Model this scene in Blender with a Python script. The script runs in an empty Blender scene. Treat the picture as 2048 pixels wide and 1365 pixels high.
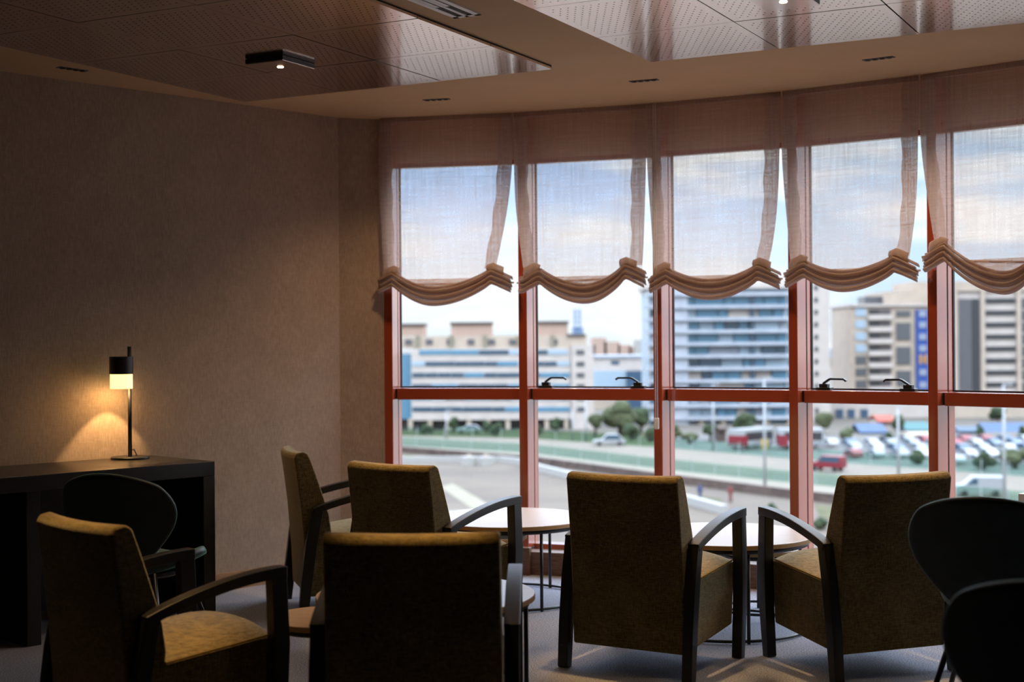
import bpy, bmesh, math, random
from mathutils import Vector, Matrix
random.seed(7)
SC = bpy.context.scene
COL = SC.collection
PI = math.pi
R = math.radians
F = 2844.4          # focal length in pixels of the 2048 px wide frame (50 mm)
EYE, CE, ROLL = 1.40, 2.77, .0078

# ------------------------------------------------------------------ helpers
def ray(px, py):
    a = px - 1024; b = py - 682.5
    return (a - ROLL*b) / F, (b + ROLL*a) / F

def at(px, py, Y):                       # point at distance Y seen at a pixel
    u, v = ray(px, py)
    return Vector((u*Y, Y, EYE - v*Y))

GZ = -14.6
def gp(px, py, z=GZ):                    # point on the level z seen at a pixel
    u, v = ray(px, py)
    Y = (EYE - z) / v
    return Vector((u*Y, Y, z))

class MB:
    def __init__(s): s.bm = bmesh.new()
    def box(s, x0, x1, y0, y1, z0, z1, M=None):
        P = [(x0,y0,z0),(x1,y0,z0),(x1,y1,z0),(x0,y1,z0),(x0,y0,z1),(x1,y0,z1),(x1,y1,z1),(x0,y1,z1)]
        v = [s.bm.verts.new(M @ Vector(p) if M else p) for p in P]
        for f in ((3,2,1,0),(4,5,6,7),(0,1,5,4),(1,2,6,5),(2,3,7,6),(3,0,4,7)):
            s.bm.faces.new([v[i] for i in f])
        return s
    def prism(s, pts, z0, z1):           # plan polygon -> solid
        a = [s.bm.verts.new((p[0], p[1], z0)) for p in pts]
        b = [s.bm.verts.new((p[0], p[1], z1)) for p in pts]
        n = len(pts)
        s.bm.faces.new(list(reversed(a))); s.bm.faces.new(b)
        for i in range(n):
            j = (i+1) % n
            s.bm.faces.new((a[i], a[j], b[j], b[i]))
        return s
    def profx(s, pts, x0, x1):           # (y,z) profile extruded along x
        a = [s.bm.verts.new((x0, p[0], p[1])) for p in pts]
        b = [s.bm.verts.new((x1, p[0], p[1])) for p in pts]
        n = len(pts)
        s.bm.faces.new(a); s.bm.faces.new(list(reversed(b)))
        for i in range(n):
            j = (i+1) % n
            s.bm.faces.new((a[j], a[i], b[i], b[j]))
        return s
    def tube(s, pts, r, n=10, closed=False):
        pts = [Vector(p) for p in pts]
        m = len(pts)
        rr = r if isinstance(r, (list, tuple)) else [r]*m
        rings = []
        for i, p in enumerate(pts):
            if closed: t = pts[(i+1) % m] - pts[i-1]
            else: t = pts[min(i+1, m-1)] - pts[max(i-1, 0)]
            t.normalize()
            up = Vector((0,0,1)) if abs(t.z) < .95 else Vector((1,0,0))
            a = t.cross(up).normalized(); b = a.cross(t).normalized()
            rings.append([s.bm.verts.new(p + rr[i]*(math.cos(2*PI*k/n)*a + math.sin(2*PI*k/n)*b)) for k in range(n)])
        for i in range(m if closed else m-1):
            A, B = rings[i], rings[(i+1) % m]
            for k in range(n):
                l = (k+1) % n
                s.bm.faces.new((A[k], A[l], B[l], B[k]))
        if not closed:
            s.bm.faces.new(rings[0]); s.bm.faces.new(list(reversed(rings[-1])))
        return s
    def sweep(s, pts, w, h, side=(1,0,0)):   # rectangular bar along a path; side = width axis
        pts = [Vector(p) for p in pts]; side = Vector(side); m = len(pts); rings = []
        for i, p in enumerate(pts):
            t = (pts[min(i+1, m-1)] - pts[max(i-1, 0)]).normalized()
            nrm = side.cross(t).normalized()
            hh = h[i] if isinstance(h, (list, tuple)) else h
            rings.append([s.bm.verts.new(p + a*side*w/2 + b*nrm*hh/2) for a, b in ((-1,-1),(1,-1),(1,1),(-1,1))])
        for i in range(m-1):
            A, B = rings[i], rings[i+1]
            for k in range(4):
                l = (k+1) % 4
                s.bm.faces.new((A[k], A[l], B[l], B[k]))
        s.bm.faces.new(list(reversed(rings[0]))); s.bm.faces.new(rings[-1])
        return s
    def lathe(s, prof, n=40, c=(0,0)):       # prof [(r,z)] bottom->top, closed caps
        rings = []
        for r_, z in prof:
            rings.append([s.bm.verts.new((c[0]+r_*math.cos(2*PI*k/n), c[1]+r_*math.sin(2*PI*k/n), z)) for k in range(n)])
        for A, B in zip(rings, rings[1:]):
            for k in range(n):
                l = (k+1) % n
                s.bm.faces.new((A[k], A[l], B[l], B[k]))
        s.bm.faces.new(list(reversed(rings[0]))); s.bm.faces.new(rings[-1])
        return s
    def grid(s, rows):
        g = [[s.bm.verts.new(p) for p in row] for row in rows]
        for A, B in zip(g, g[1:]):
            for i in range(len(A)-1):
                s.bm.faces.new((A[i], A[i+1], B[i+1], B[i]))
        return s
    def ball(s, c, r, sub=2, sq=(1,1,1), jit=0):
        res = bmesh.ops.create_icosphere(s.bm, subdivisions=sub, radius=1)
        for v in res['verts']:
            k = 1 + random.uniform(-jit, jit)
            v.co = Vector(c) + Vector((v.co.x*r*sq[0]*k, v.co.y*r*sq[1]*k, v.co.z*r*sq[2]*k))
        return s
    def build(s, name, mat, parent=None, smooth=False, bevel=0, seg=2, sub=0, solid=0):
        bmesh.ops.recalc_face_normals(s.bm, faces=s.bm.faces[:])
        me = bpy.data.meshes.new(name); s.bm.to_mesh(me); s.bm.free()
        o = bpy.data.objects.new(name, me); COL.objects.link(o)
        me.materials.append(mat)
        if parent: o.parent = parent
        if solid:
            m = o.modifiers.new('solid', 'SOLIDIFY'); m.thickness = solid; m.offset = 0
        if bevel:
            m = o.modifiers.new('bevel', 'BEVEL'); m.width = bevel; m.segments = seg; m.limit_method = 'ANGLE'; m.angle_limit = R(35)
        if sub:
            m = o.modifiers.new('sub', 'SUBSURF'); m.levels = sub; m.render_levels = sub
        if smooth or bevel or sub:
            for p in me.polygons: p.use_smooth = True
            if not sub and not smooth:
                m = o.modifiers.new('wn', 'WEIGHTED_NORMAL'); m.keep_sharp = True
        return o

def tag(o, label=None, cat=None, group=None, kind=None):
    if label: o['label'] = label
    if cat: o['category'] = cat
    if group: o['group'] = group
    if kind: o['kind'] = kind
    return o

def empty(name, loc=(0,0,0), rz=0):
    o = bpy.data.objects.new(name, None); COL.objects.link(o)
    o.location = loc; o.rotation_euler = (0,0,rz); o.empty_display_size = .1
    return o

def copy_tree(o, parent=None):
    c = o.copy(); COL.objects.link(c)
    if parent: c.parent = parent
    for ch in [x for x in bpy.data.objects if x.parent == o]:
        copy_tree(ch, c)
    return c

# ------------------------------------------------------------------ materials
def mat(name, color, rough=.6, metal=0, spec=.5, emit=None, estr=0):
    m = bpy.data.materials.new(name); m.use_nodes = True
    b = m.node_tree.nodes['Principled BSDF']
    b.inputs['Base Color'].default_value = (*color, 1)
    b.inputs['Roughness'].default_value = rough
    b.inputs['Metallic'].default_value = metal
    b.inputs['Specular IOR Level'].default_value = spec
    if emit:
        b.inputs['Emission Color'].default_value = (*emit, 1)
        b.inputs['Emission Strength'].default_value = estr
    return m

def N(m, typ, **kw):
    n = m.node_tree.nodes.new(typ)
    for k, v in kw.items(): setattr(n, k, v)
    return n
def L(m, a, b): m.node_tree.links.new(a, b)
def bsdf(m): return m.node_tree.nodes['Principled BSDF']

def math_(m, op, a, b=None, c=None):
    n = N(m, 'ShaderNodeMath', operation=op)
    for i, v in enumerate((a, b, c)):
        if v is None: continue
        if isinstance(v, (int, float)): n.inputs[i].default_value = v
        else: L(m, v, n.inputs[i])
    return n.outputs[0]

def noise(m, scale, vec=None, detail=3, stretch=None, rough=.5, coord='Object'):
    tc = N(m, 'ShaderNodeTexCoord'); src = vec or tc.outputs[coord]
    if stretch:
        mp = N(m, 'ShaderNodeMapping'); mp.inputs['Scale'].default_value = stretch
        L(m, src, mp.inputs['Vector']); src = mp.outputs['Vector']
    n = N(m, 'ShaderNodeTexNoise'); n.inputs['Scale'].default_value = scale
    n.inputs['Detail'].default_value = detail; n.inputs['Roughness'].default_value = rough
    L(m, src, n.inputs['Vector'])
    return n.outputs['Fac']

def ramp(m, fac, stops):
    r = N(m, 'ShaderNodeValToRGB'); e = r.color_ramp.elements
    while len(e) < len(stops): e.new(.5)
    for i, (p, c) in enumerate(stops):
        e[i].position = p; e[i].color = (*c, 1)
    L(m, fac, r.inputs['Fac'])
    return r.outputs['Color']

def bump(m, h, strength, dist=.002):
    b = N(m, 'ShaderNodeBump'); b.inputs['Strength'].default_value = strength; b.inputs['Distance'].default_value = dist
    L(m, h, b.inputs['Height']); L(m, b.outputs['Normal'], bsdf(m).inputs['Normal'])

def mat_noise(name, c0, c1, scale, rough=.8, stretch=None, bmp=0, spec=.3, detail=4, metal=0, lo=.35, hi=.65):
    m = mat(name, c0, rough, metal, spec)
    f = noise(m, scale, detail=detail, stretch=stretch)
    L(m, ramp(m, f, [(lo, c0), (hi, c1)]), bsdf(m).inputs['Base Color'])
    if bmp: bump(m, f, bmp)
    return m

def mat_weave(name, c0, c1, freq, rough=.9, bmp=.4, weft=.5):
    m = mat(name, c0, rough, 0, .15)
    a = noise(m, freq, stretch=(1, 1, .12), detail=2)
    b = noise(m, freq, stretch=(.12, .12, 1), detail=2)
    c = noise(m, 6, detail=3)
    f = math_(m, 'ADD', math_(m, 'MULTIPLY', a, 1-weft), math_(m, 'MULTIPLY', b, weft))
    f = math_(m, 'ADD', math_(m, 'MULTIPLY', f, .8), math_(m, 'MULTIPLY', c, .2))
    L(m, ramp(m, f, [(.38, c0), (.62, c1)]), bsdf(m).inputs['Base Color'])
    bump(m, f, bmp, .001)
    return m

M = {}
M['wall'] = mat_weave('wall_cloth', (.31,.235,.178), (.44,.335,.258), 210, .85, .2, .30)
M['lintel'] = mat_noise('lintel_paint', (.74,.52,.36), (.78,.56,.39), 3, .75)
M['darkwall'] = mat('dark_panelling', (.05,.04,.035), .7)
M['ceil'] = mat_noise('ceiling_paint', (.57,.375,.205), (.60,.395,.22), 3, .75)
M['carpet'] = mat_noise('carpet', (.14,.146,.178), (.42,.43,.505), 160, 1, bmp=.6, spec=.05, detail=5)
M['oak'] = mat_noise('oak_trim', (.30,.17,.09), (.40,.24,.13), 18, .5, stretch=(1,1,9))
M['plinth'] = mat_noise('plinth_wood', (.10,.055,.035), (.17,.095,.06), 14, .5, stretch=(1,1,9))
M['red'] = mat('red_frame', (.42,.075,.03), .22, 0, .8)
bsdf(M['red']).inputs['Coat Weight'].default_value = 1; bsdf(M['red']).inputs['Coat Roughness'].default_value = .08; bsdf(M['red']).inputs['Coat IOR'].default_value = 2.0
M['gasket'] = mat('gasket', (.012,.011,.012), .5)
M['black'] = mat('black_metal', (.012,.012,.013), .38, 0, .5)
M['blackwood'] = mat_noise('black_stained_wood', (.005,.005,.005), (.012,.011,.011), 30, .40, stretch=(1,1,8), spec=.5)
M['desk'] = mat_noise('desk_black', (.012,.011,.010), (.022,.019,.017), 25, .3, stretch=(8,1,1), spec=.5)
M['fabric'] = mat_weave('mustard_tweed', (.060,.043,.016), (.260,.188,.078), 300, .95, .8)
bsdf(M['fabric']).inputs['Sheen Weight'].default_value = .5; bsdf(M['fabric']).inputs['Sheen Roughness'].default_value = .45; bsdf(M['fabric']).inputs['Sheen Tint'].default_value = (1,.88,.62,1)
M['seam'] = mat('seam_piping', (.20,.14,.05), .9, 0, .1)
M['green'] = mat_noise('green_velvet', (.006,.017,.012), (.013,.030,.021), 8, .5, spec=.5)
bsdf(M['green']).inputs['Sheen Weight'].default_value = .8
bsdf(M['green']).inputs['Sheen Roughness'].default_value = .35
bsdf(M['green']).inputs['Sheen Tint'].default_value = (.35,.75,.6,1)
M['tabletop'] = mat_noise('table_laminate', (.42,.29,.19), (.50,.35,.235), 9, .33, stretch=(1,7,1), spec=.6)
bsdf(M['tabletop']).inputs['IOR'].default_value = 1.75
M['tableedge'] = mat('plywood_edge', (.45,.25,.09), .5)
M['whitemetal'] = mat('white_metal', (.88,.86,.85), .4)
M['slot'] = mat('vent_slot', (.01,.008,.007), .7)
M['lampglow'] = mat('lamp_diffuser', (.9,.8,.6), .5, emit=(1,.74,.27), estr=1.5)
M['ledglow'] = mat('spot_lens', (1,.9,.8), .4, emit=(1,.62,.35), estr=14)
M['cord'] = mat('cord_white', (.86,.84,.82), .5)

# perforated, slightly streaky metal ceiling panel
m = mat('perforated_panel', (.86,.77,.73), .12, 1)
tc = N(m, 'ShaderNodeTexCoord'); sp = N(m, 'ShaderNodeSeparateXYZ'); L(m, tc.outputs['Object'], sp.inputs[0])
PIT = .034
ix = math_(m, 'DIVIDE', sp.outputs['X'], PIT); iy = math_(m, 'DIVIDE', sp.outputs['Y'], PIT)
row = math_(m, 'MULTIPLY', math_(m, 'MODULO', math_(m, 'ADD', math_(m, 'FLOOR', iy), 100), 2), .5)
fx = math_(m, 'SUBTRACT', math_(m, 'FRACT', math_(m, 'ADD', math_(m, 'ADD', ix, row), 100)), .5)
fy = math_(m, 'SUBTRACT', math_(m, 'FRACT', math_(m, 'ADD', iy, 100)), .5)
d2 = math_(m, 'ADD', math_(m, 'MULTIPLY', fx, fx), math_(m, 'MULTIPLY', fy, fy))
hole = math_(m, 'LESS_THAN', d2, .0125)
inx = math_(m, 'LESS_THAN', math_(m, 'ABSOLUTE', sp.outputs['X']), .285)
iny = math_(m, 'LESS_THAN', math_(m, 'ABSOLUTE', sp.outputs['Y']), .285)
hole = math_(m, 'MULTIPLY', hole, math_(m, 'MULTIPLY', inx, iny))
brush = noise(m, 14, stretch=(1, 9, 1), detail=4)
bump(m, brush, .012, .01)
out = m.node_tree.nodes['Material Output']
dk = N(m, 'ShaderNodeBsdfDiffuse'); dk.inputs['Color'].default_value = (.012,.008,.007,1)
mx = N(m, 'ShaderNodeMixShader'); L(m, hole, mx.inputs[0]); L(m, bsdf(m).outputs[0], mx.inputs[1]); L(m, dk.outputs[0], mx.inputs[2])
L(m, mx.outputs[0], out.inputs['Surface'])
M['panel'] = m
M['panelplain'] = mat('panel_plain', (.72,.64,.61), .16, 1)
bsdf(M['panelplain']).inputs['IOR'].default_value = 2.8

# window glass: clear with a weak Fresnel reflection
def glass(name, tint=(.97,.985,.98), rough=.0, strength=1.0):
    m = bpy.data.materials.new(name); m.use_nodes = True
    nt = m.node_tree; nt.nodes.remove(bsdf(m)); out = nt.nodes['Material Output']
    t = N(m, 'ShaderNodeBsdfTransparent'); t.inputs[0].default_value = (*tint, 1)
    g = N(m, 'ShaderNodeBsdfGlossy'); g.inputs['Roughness'].default_value = rough
    lw = N(m, 'ShaderNodeLayerWeight'); lw.inputs['Blend'].default_value = .5
    fr = N(m, 'ShaderNodeMath', operation='MULTIPLY_ADD')
    fr.inputs[1].default_value = .45*strength; fr.inputs[2].default_value = .018*strength
    L(m, math_(m, 'POWER', lw.outputs['Facing'], 4.5), fr.inputs[0])
    mx = N(m, 'ShaderNodeMixShader')
    L(m, fr.outputs[0], mx.inputs[0]); L(m, t.outputs[0], mx.inputs[1]); L(m, g.outputs[0], mx.inputs[2])
    L(m, mx.outputs[0], out.inputs['Surface'])
    return m
M['glass'] = glass('window_glass')

# sheer linen: threads of a diffuse/translucent cloth with clear gaps between them
def linen(name, cover, col, vary=.35, fr=105, tr=.5):
    m = bpy.data.materials.new(name); m.use_nodes = True
    nt = m.node_tree; nt.nodes.remove(bsdf(m)); out = nt.nodes['Material Output']
    a = noise(m, fr, stretch=(1, 1, .035), detail=3)
    b = noise(m, fr, stretch=(.035, 1, 1), detail=3)
    c = noise(m, 7, stretch=(1, 1, .3), detail=2)
    f = math_(m, 'ADD', math_(m, 'MULTIPLY', math_(m, 'ADD', a, b), .42), math_(m, 'MULTIPLY', c, .16))
    f = math_(m, 'SUBTRACT', f, .5)
    f = math_(m, 'MULTIPLY_ADD', f, vary*6, cover)
    f = math_(m, 'MINIMUM', math_(m, 'MAXIMUM', f, cover*.62), 1.0)
    t = N(m, 'ShaderNodeBsdfTransparent')
    df = N(m, 'ShaderNodeBsdfDiffuse'); df.inputs[0].default_value = (*col, 1)
    tl = N(m, 'ShaderNodeBsdfTranslucent'); tl.inputs[0].default_value = (*[x*.95 for x in col], 1)
    m1 = N(m, 'ShaderNodeMixShader'); m1.inputs[0].default_value = tr
    L(m, df.outputs[0], m1.inputs[1]); L(m, tl.outputs[0], m1.inputs[2])
    m2 = N(m, 'ShaderNodeMixShader'); L(m, f, m2.inputs[0]); L(m, t.outputs[0], m2.inputs[1]); L(m, m1.outputs[0], m2.inputs[2])
    L(m, m2.outputs[0], out.inputs['Surface'])
    return m
LIN = (.62,.47,.40)
M['sheer'] = linen('sheer_linen', .50, LIN, .16)
M['hem'] = linen('doubled_linen', .80, LIN, .22)
M['fold'] = linen('gathered_linen', .92, (.60,.46,.40), .10, tr=.5)

# ------------------------------------------------------------------ world and camera
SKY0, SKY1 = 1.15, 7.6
w = bpy.data.worlds.new('sky'); SC.world = w; w.use_nodes = True
nt = w.node_tree; bg = nt.nodes['Background']
class W: node_tree = nt
tc = N(W, 'ShaderNodeTexCoord'); sp = N(W, 'ShaderNodeSeparateXYZ'); L(W, tc.outputs['Generated'], sp.inputs[0])
base = ramp(W, sp.outputs['Z'], [(0, (.66,.72,.77)), (.04, (.78,.83,.88)), (.072, (.66,.80,1.0)), (.10, (.48,.66,.98)), (.35, (.40,.56,.86))])
az = N(W, 'ShaderNodeMapRange'); L(W, sp.outputs['X'], az.inputs['Value'])
az.inputs['From Min'].default_value = .10; az.inputs['From Max'].default_value = .26; az.inputs['To Max'].default_value = .8
mz = N(W, 'ShaderNodeMix', data_type='RGBA'); L(W, az.outputs['Result'], mz.inputs['Factor']); L(W, base, mz.inputs['A']); mz.inputs['B'].default_value = (.44,.60,.78,1)
cl = noise(W, 5.5, vec=tc.outputs['Generated'], stretch=(1, 1, 5), detail=6, rough=.55)
cm = ramp(W, cl, [(.44, (0,0,0)), (.60, (1,1,1))])
mxn = N(W, 'ShaderNodeMix', data_type='RGBA')
L(W, cm, mxn.inputs['Factor']); L(W, mz.outputs['Result'], mxn.inputs['A']); mxn.inputs['B'].default_value = (.88,.89,.91,1)
L(W, mxn.outputs['Result'], bg.inputs['Color'])
gain = N(W, 'ShaderNodeMapRange')                 # sky above the view boosted to brighten the room
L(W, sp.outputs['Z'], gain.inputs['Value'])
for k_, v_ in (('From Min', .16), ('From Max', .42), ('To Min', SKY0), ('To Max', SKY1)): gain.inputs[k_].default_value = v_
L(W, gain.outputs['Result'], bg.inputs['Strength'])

cam = bpy.data.cameras.new('camera'); co = bpy.data.objects.new('camera', cam); COL.objects.link(co)
cam.lens = 50; cam.sensor_width = 36; cam.clip_end = 3000
co.matrix_world = Matrix.Translation((0,0,EYE)) @ Matrix.Rotation(PI/2, 4, 'X') @ Matrix.Rotation(-ROLL, 4, 'Z')
cam.dof.use_dof = True; cam.dof.focus_distance = 6.3; cam.dof.aperture_fstop = 2.2
SC.camera = co
SC.view_settings.view_transform = 'Standard'; SC.view_settings.look = 'None'
SC.view_settings.exposure = .35; SC.view_settings.gamma = 1
SC.cycles.use_denoising = True
SC.cycles.max_bounces = 10; SC.cycles.transparent_max_bounces = 24
SC.cycles.sample_clamp_indirect = 4

def sun():
    l = bpy.data.lights.new('sun', 'SUN'); l.energy = .6; l.angle = R(1.5); l.color = (1,.93,.83)
    o = bpy.data.objects.new('sun', l); COL.objects.link(o)
    o.rotation_euler = Vector((.35,.80,-.62)).to_track_quat('-Z', 'Y').to_euler()
sun()

def spot(name, loc, energy, size, color=(1,.66,.34), tgt=None, blend=.6, rad=.03):
    l = bpy.data.lights.new(name, 'SPOT'); l.energy = energy; l.spot_size = R(size); l.spot_blend = blend
    l.color = color; l.shadow_soft_size = rad
    o = bpy.data.objects.new(name, l); COL.objects.link(o); o.location = loc
    d = (Vector(tgt) - Vector(loc)) if tgt else Vector((0,0,-1))
    o.rotation_euler = d.to_track_quat('-Z', 'Y').to_euler()
    return o

# ------------------------------------------------------------------ room shell
V = [Vector((-.7875, 8.75))]
ANG = [12, 20, 28, 36, 43, 50]
LEN = [.8456, .8329, .81, .7886, .79, .79]
for a_, l_ in zip(ANG, LEN):
    V.append(V[-1] + l_*Vector((math.cos(R(a_)), -math.sin(R(a_)))))
C0 = Vector((-1.05, 8.665)); DW = Vector((.694,.72)); NW = Vector((.72,-.694))
C1 = C0 - DW*7.2
room = [C0, V[0]] + V[1:] + [Vector((4.75, 4.2)), Vector((4.75, -3)), Vector((C1.x, -3)), C1]
def offset_poly(poly, d):
    out = []
    n = len(poly)
    for i in range(n):
        a, b, c = poly[i-1], poly[i], poly[(i+1) % n]
        e1 = (b-a).normalized(); e2 = (c-b).normalized()
        n1 = Vector((-e1.y, e1.x)); n2 = Vector((-e2.y, e2.x))
        bis = (n1+n2).normalized()
        out.append(b + bis*d/max(.35, bis.dot(n1)))
    return out
outer = offset_poly(room, .26)
def wallseg(i, name, z0=0, z1=CE, mt='wall'):
    j = (i+1) % len(room)
    o = MB().prism([room[i], room[j], outer[j], outer[i]], z0, z1).build(name, M[mt])
    tag(o, kind='structure'); return o
tag(MB().prism(outer, -.25, 0).build('floor', M['carpet']), kind='structure')
tag(MB().prism(outer, CE, CE+.25).build('ceiling', M['ceil']), kind='structure')
n = len(room)
wallseg(n-1, 'wall_left'); wallseg(0, 'wall_corner')
wallseg(7, 'wall_right', mt='darkwall'); wallseg(8, 'wall_east', mt='darkwall'); wallseg(9, 'wall_back', mt='darkwall'); wallseg(10, 'wall_west', mt='darkwall')
# baseboards
p0 = C0 - DW*.0; p1 = C0 - DW*7.1
tag(MB().prism([p0, p1, p1+NW*.014, p0+NW*.014], 0, .098).build('baseboard_left', M['oak']), kind='structure')
e = (V[0]-C0).normalized(); nn = Vector((e.y, -e.x))
tag(MB().prism([C0+NW*.02, V[0], V[0]+nn*.014, C0+NW*.02+nn*.012], 0, .098).build('baseboard_corner', M['oak']), kind='structure')

# ------------------------------------------------------------------ windows and blinds
Z_SILL, Z_HEAD, TR0, TR1 = .15, 2.515, 1.042, 1.114
def handle(x, flip, par):
    h = MB()
    h.box(x-.042, x+.042, .060, .110, TR1+.001, TR1+.016)
    h.box(x-.024, x+.024, .064, .100, TR1+.016, TR1+.036)
    o = h.build('handle', M['black'], par, bevel=.002)
    s_ = -flip
    MB().sweep([(x-s_*.004, .075, TR1+.036), (x+s_*.030, .072, TR1+.058), (x+s_*.042, .070, TR1+.063), (x+s_*.118, .070, TR1+.062), (x+s_*.132, .070, TR1+.052)], .016, .011, (0,1,0)).build('lever', M['black'], o)

for i in range(6):
    ln = LEN[i]; rz = -R(ANG[i])
    W_ = empty('window_%d' % (i+1), (V[i].x, V[i].y, 0), rz); tag(W_, kind='structure')
    MB().box(0, .054, 0, .115, Z_SILL, CE).build('mullion', M['red'], W_, bevel=.003)
    g = MB(); g.box(.004, .049, .113, .132, Z_SILL, Z_HEAD); g.box(.046, .058, .180, .198, TR1, Z_HEAD-.03)
    g.box(.054, ln-.004, .172, .182, TR1, TR1+.008); g.build('gasket', M['gasket'], W_)
    fr = MB(); fr.box(.002, .053, .130, .200, Z_SILL, Z_HEAD); fr.box(ln-.008, ln+.0, .120, .200, Z_SILL, Z_HEAD)
    fr.box(.053, ln-.008, .10, .200, Z_SILL-.03, Z_SILL+.018); fr.box(.053, ln-.008, .15, .200, Z_HEAD-.03, Z_HEAD)
    fr.build('frame', M['red'], W_, bevel=.002)
    tr = MB().box(.066, ln-.004, .052, .200, TR0, TR1).build('transom', M['red'], W_, bevel=.004)
    MB().box(.055, .066, .056, .198, TR0+.004, TR1-.003).build('end_cap', M['gasket'], tr)
    MB().box(.053, ln-.006, .184, .192, TR1, Z_HEAD-.02).build('upper_pane', M['glass'], W_)
    MB().box(.053, ln-.006, .184, .192, Z_SILL+.018, TR0).build('lower_pane', M['glass'], W_)
    MB().box(-.05, ln+.05, .135, .26, Z_HEAD, CE).build('lintel', M['lintel'], W_)
    MB().box(-.03, ln+.03, -.045, .26, 0, Z_SILL-.012).build('plinth', M['plinth'], W_, bevel=.003)
    MB().box(-.012, .085, -.075, -.03, 0, Z_SILL+.015).build('column_base', M['plinth'], W_, bevel=.004)
    if i in (1, 3):
        handle(.145 if i == 1 else .175, -1, W_); handle(ln-.115 if i == 1 else ln-.135, 1, W_)

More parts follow.
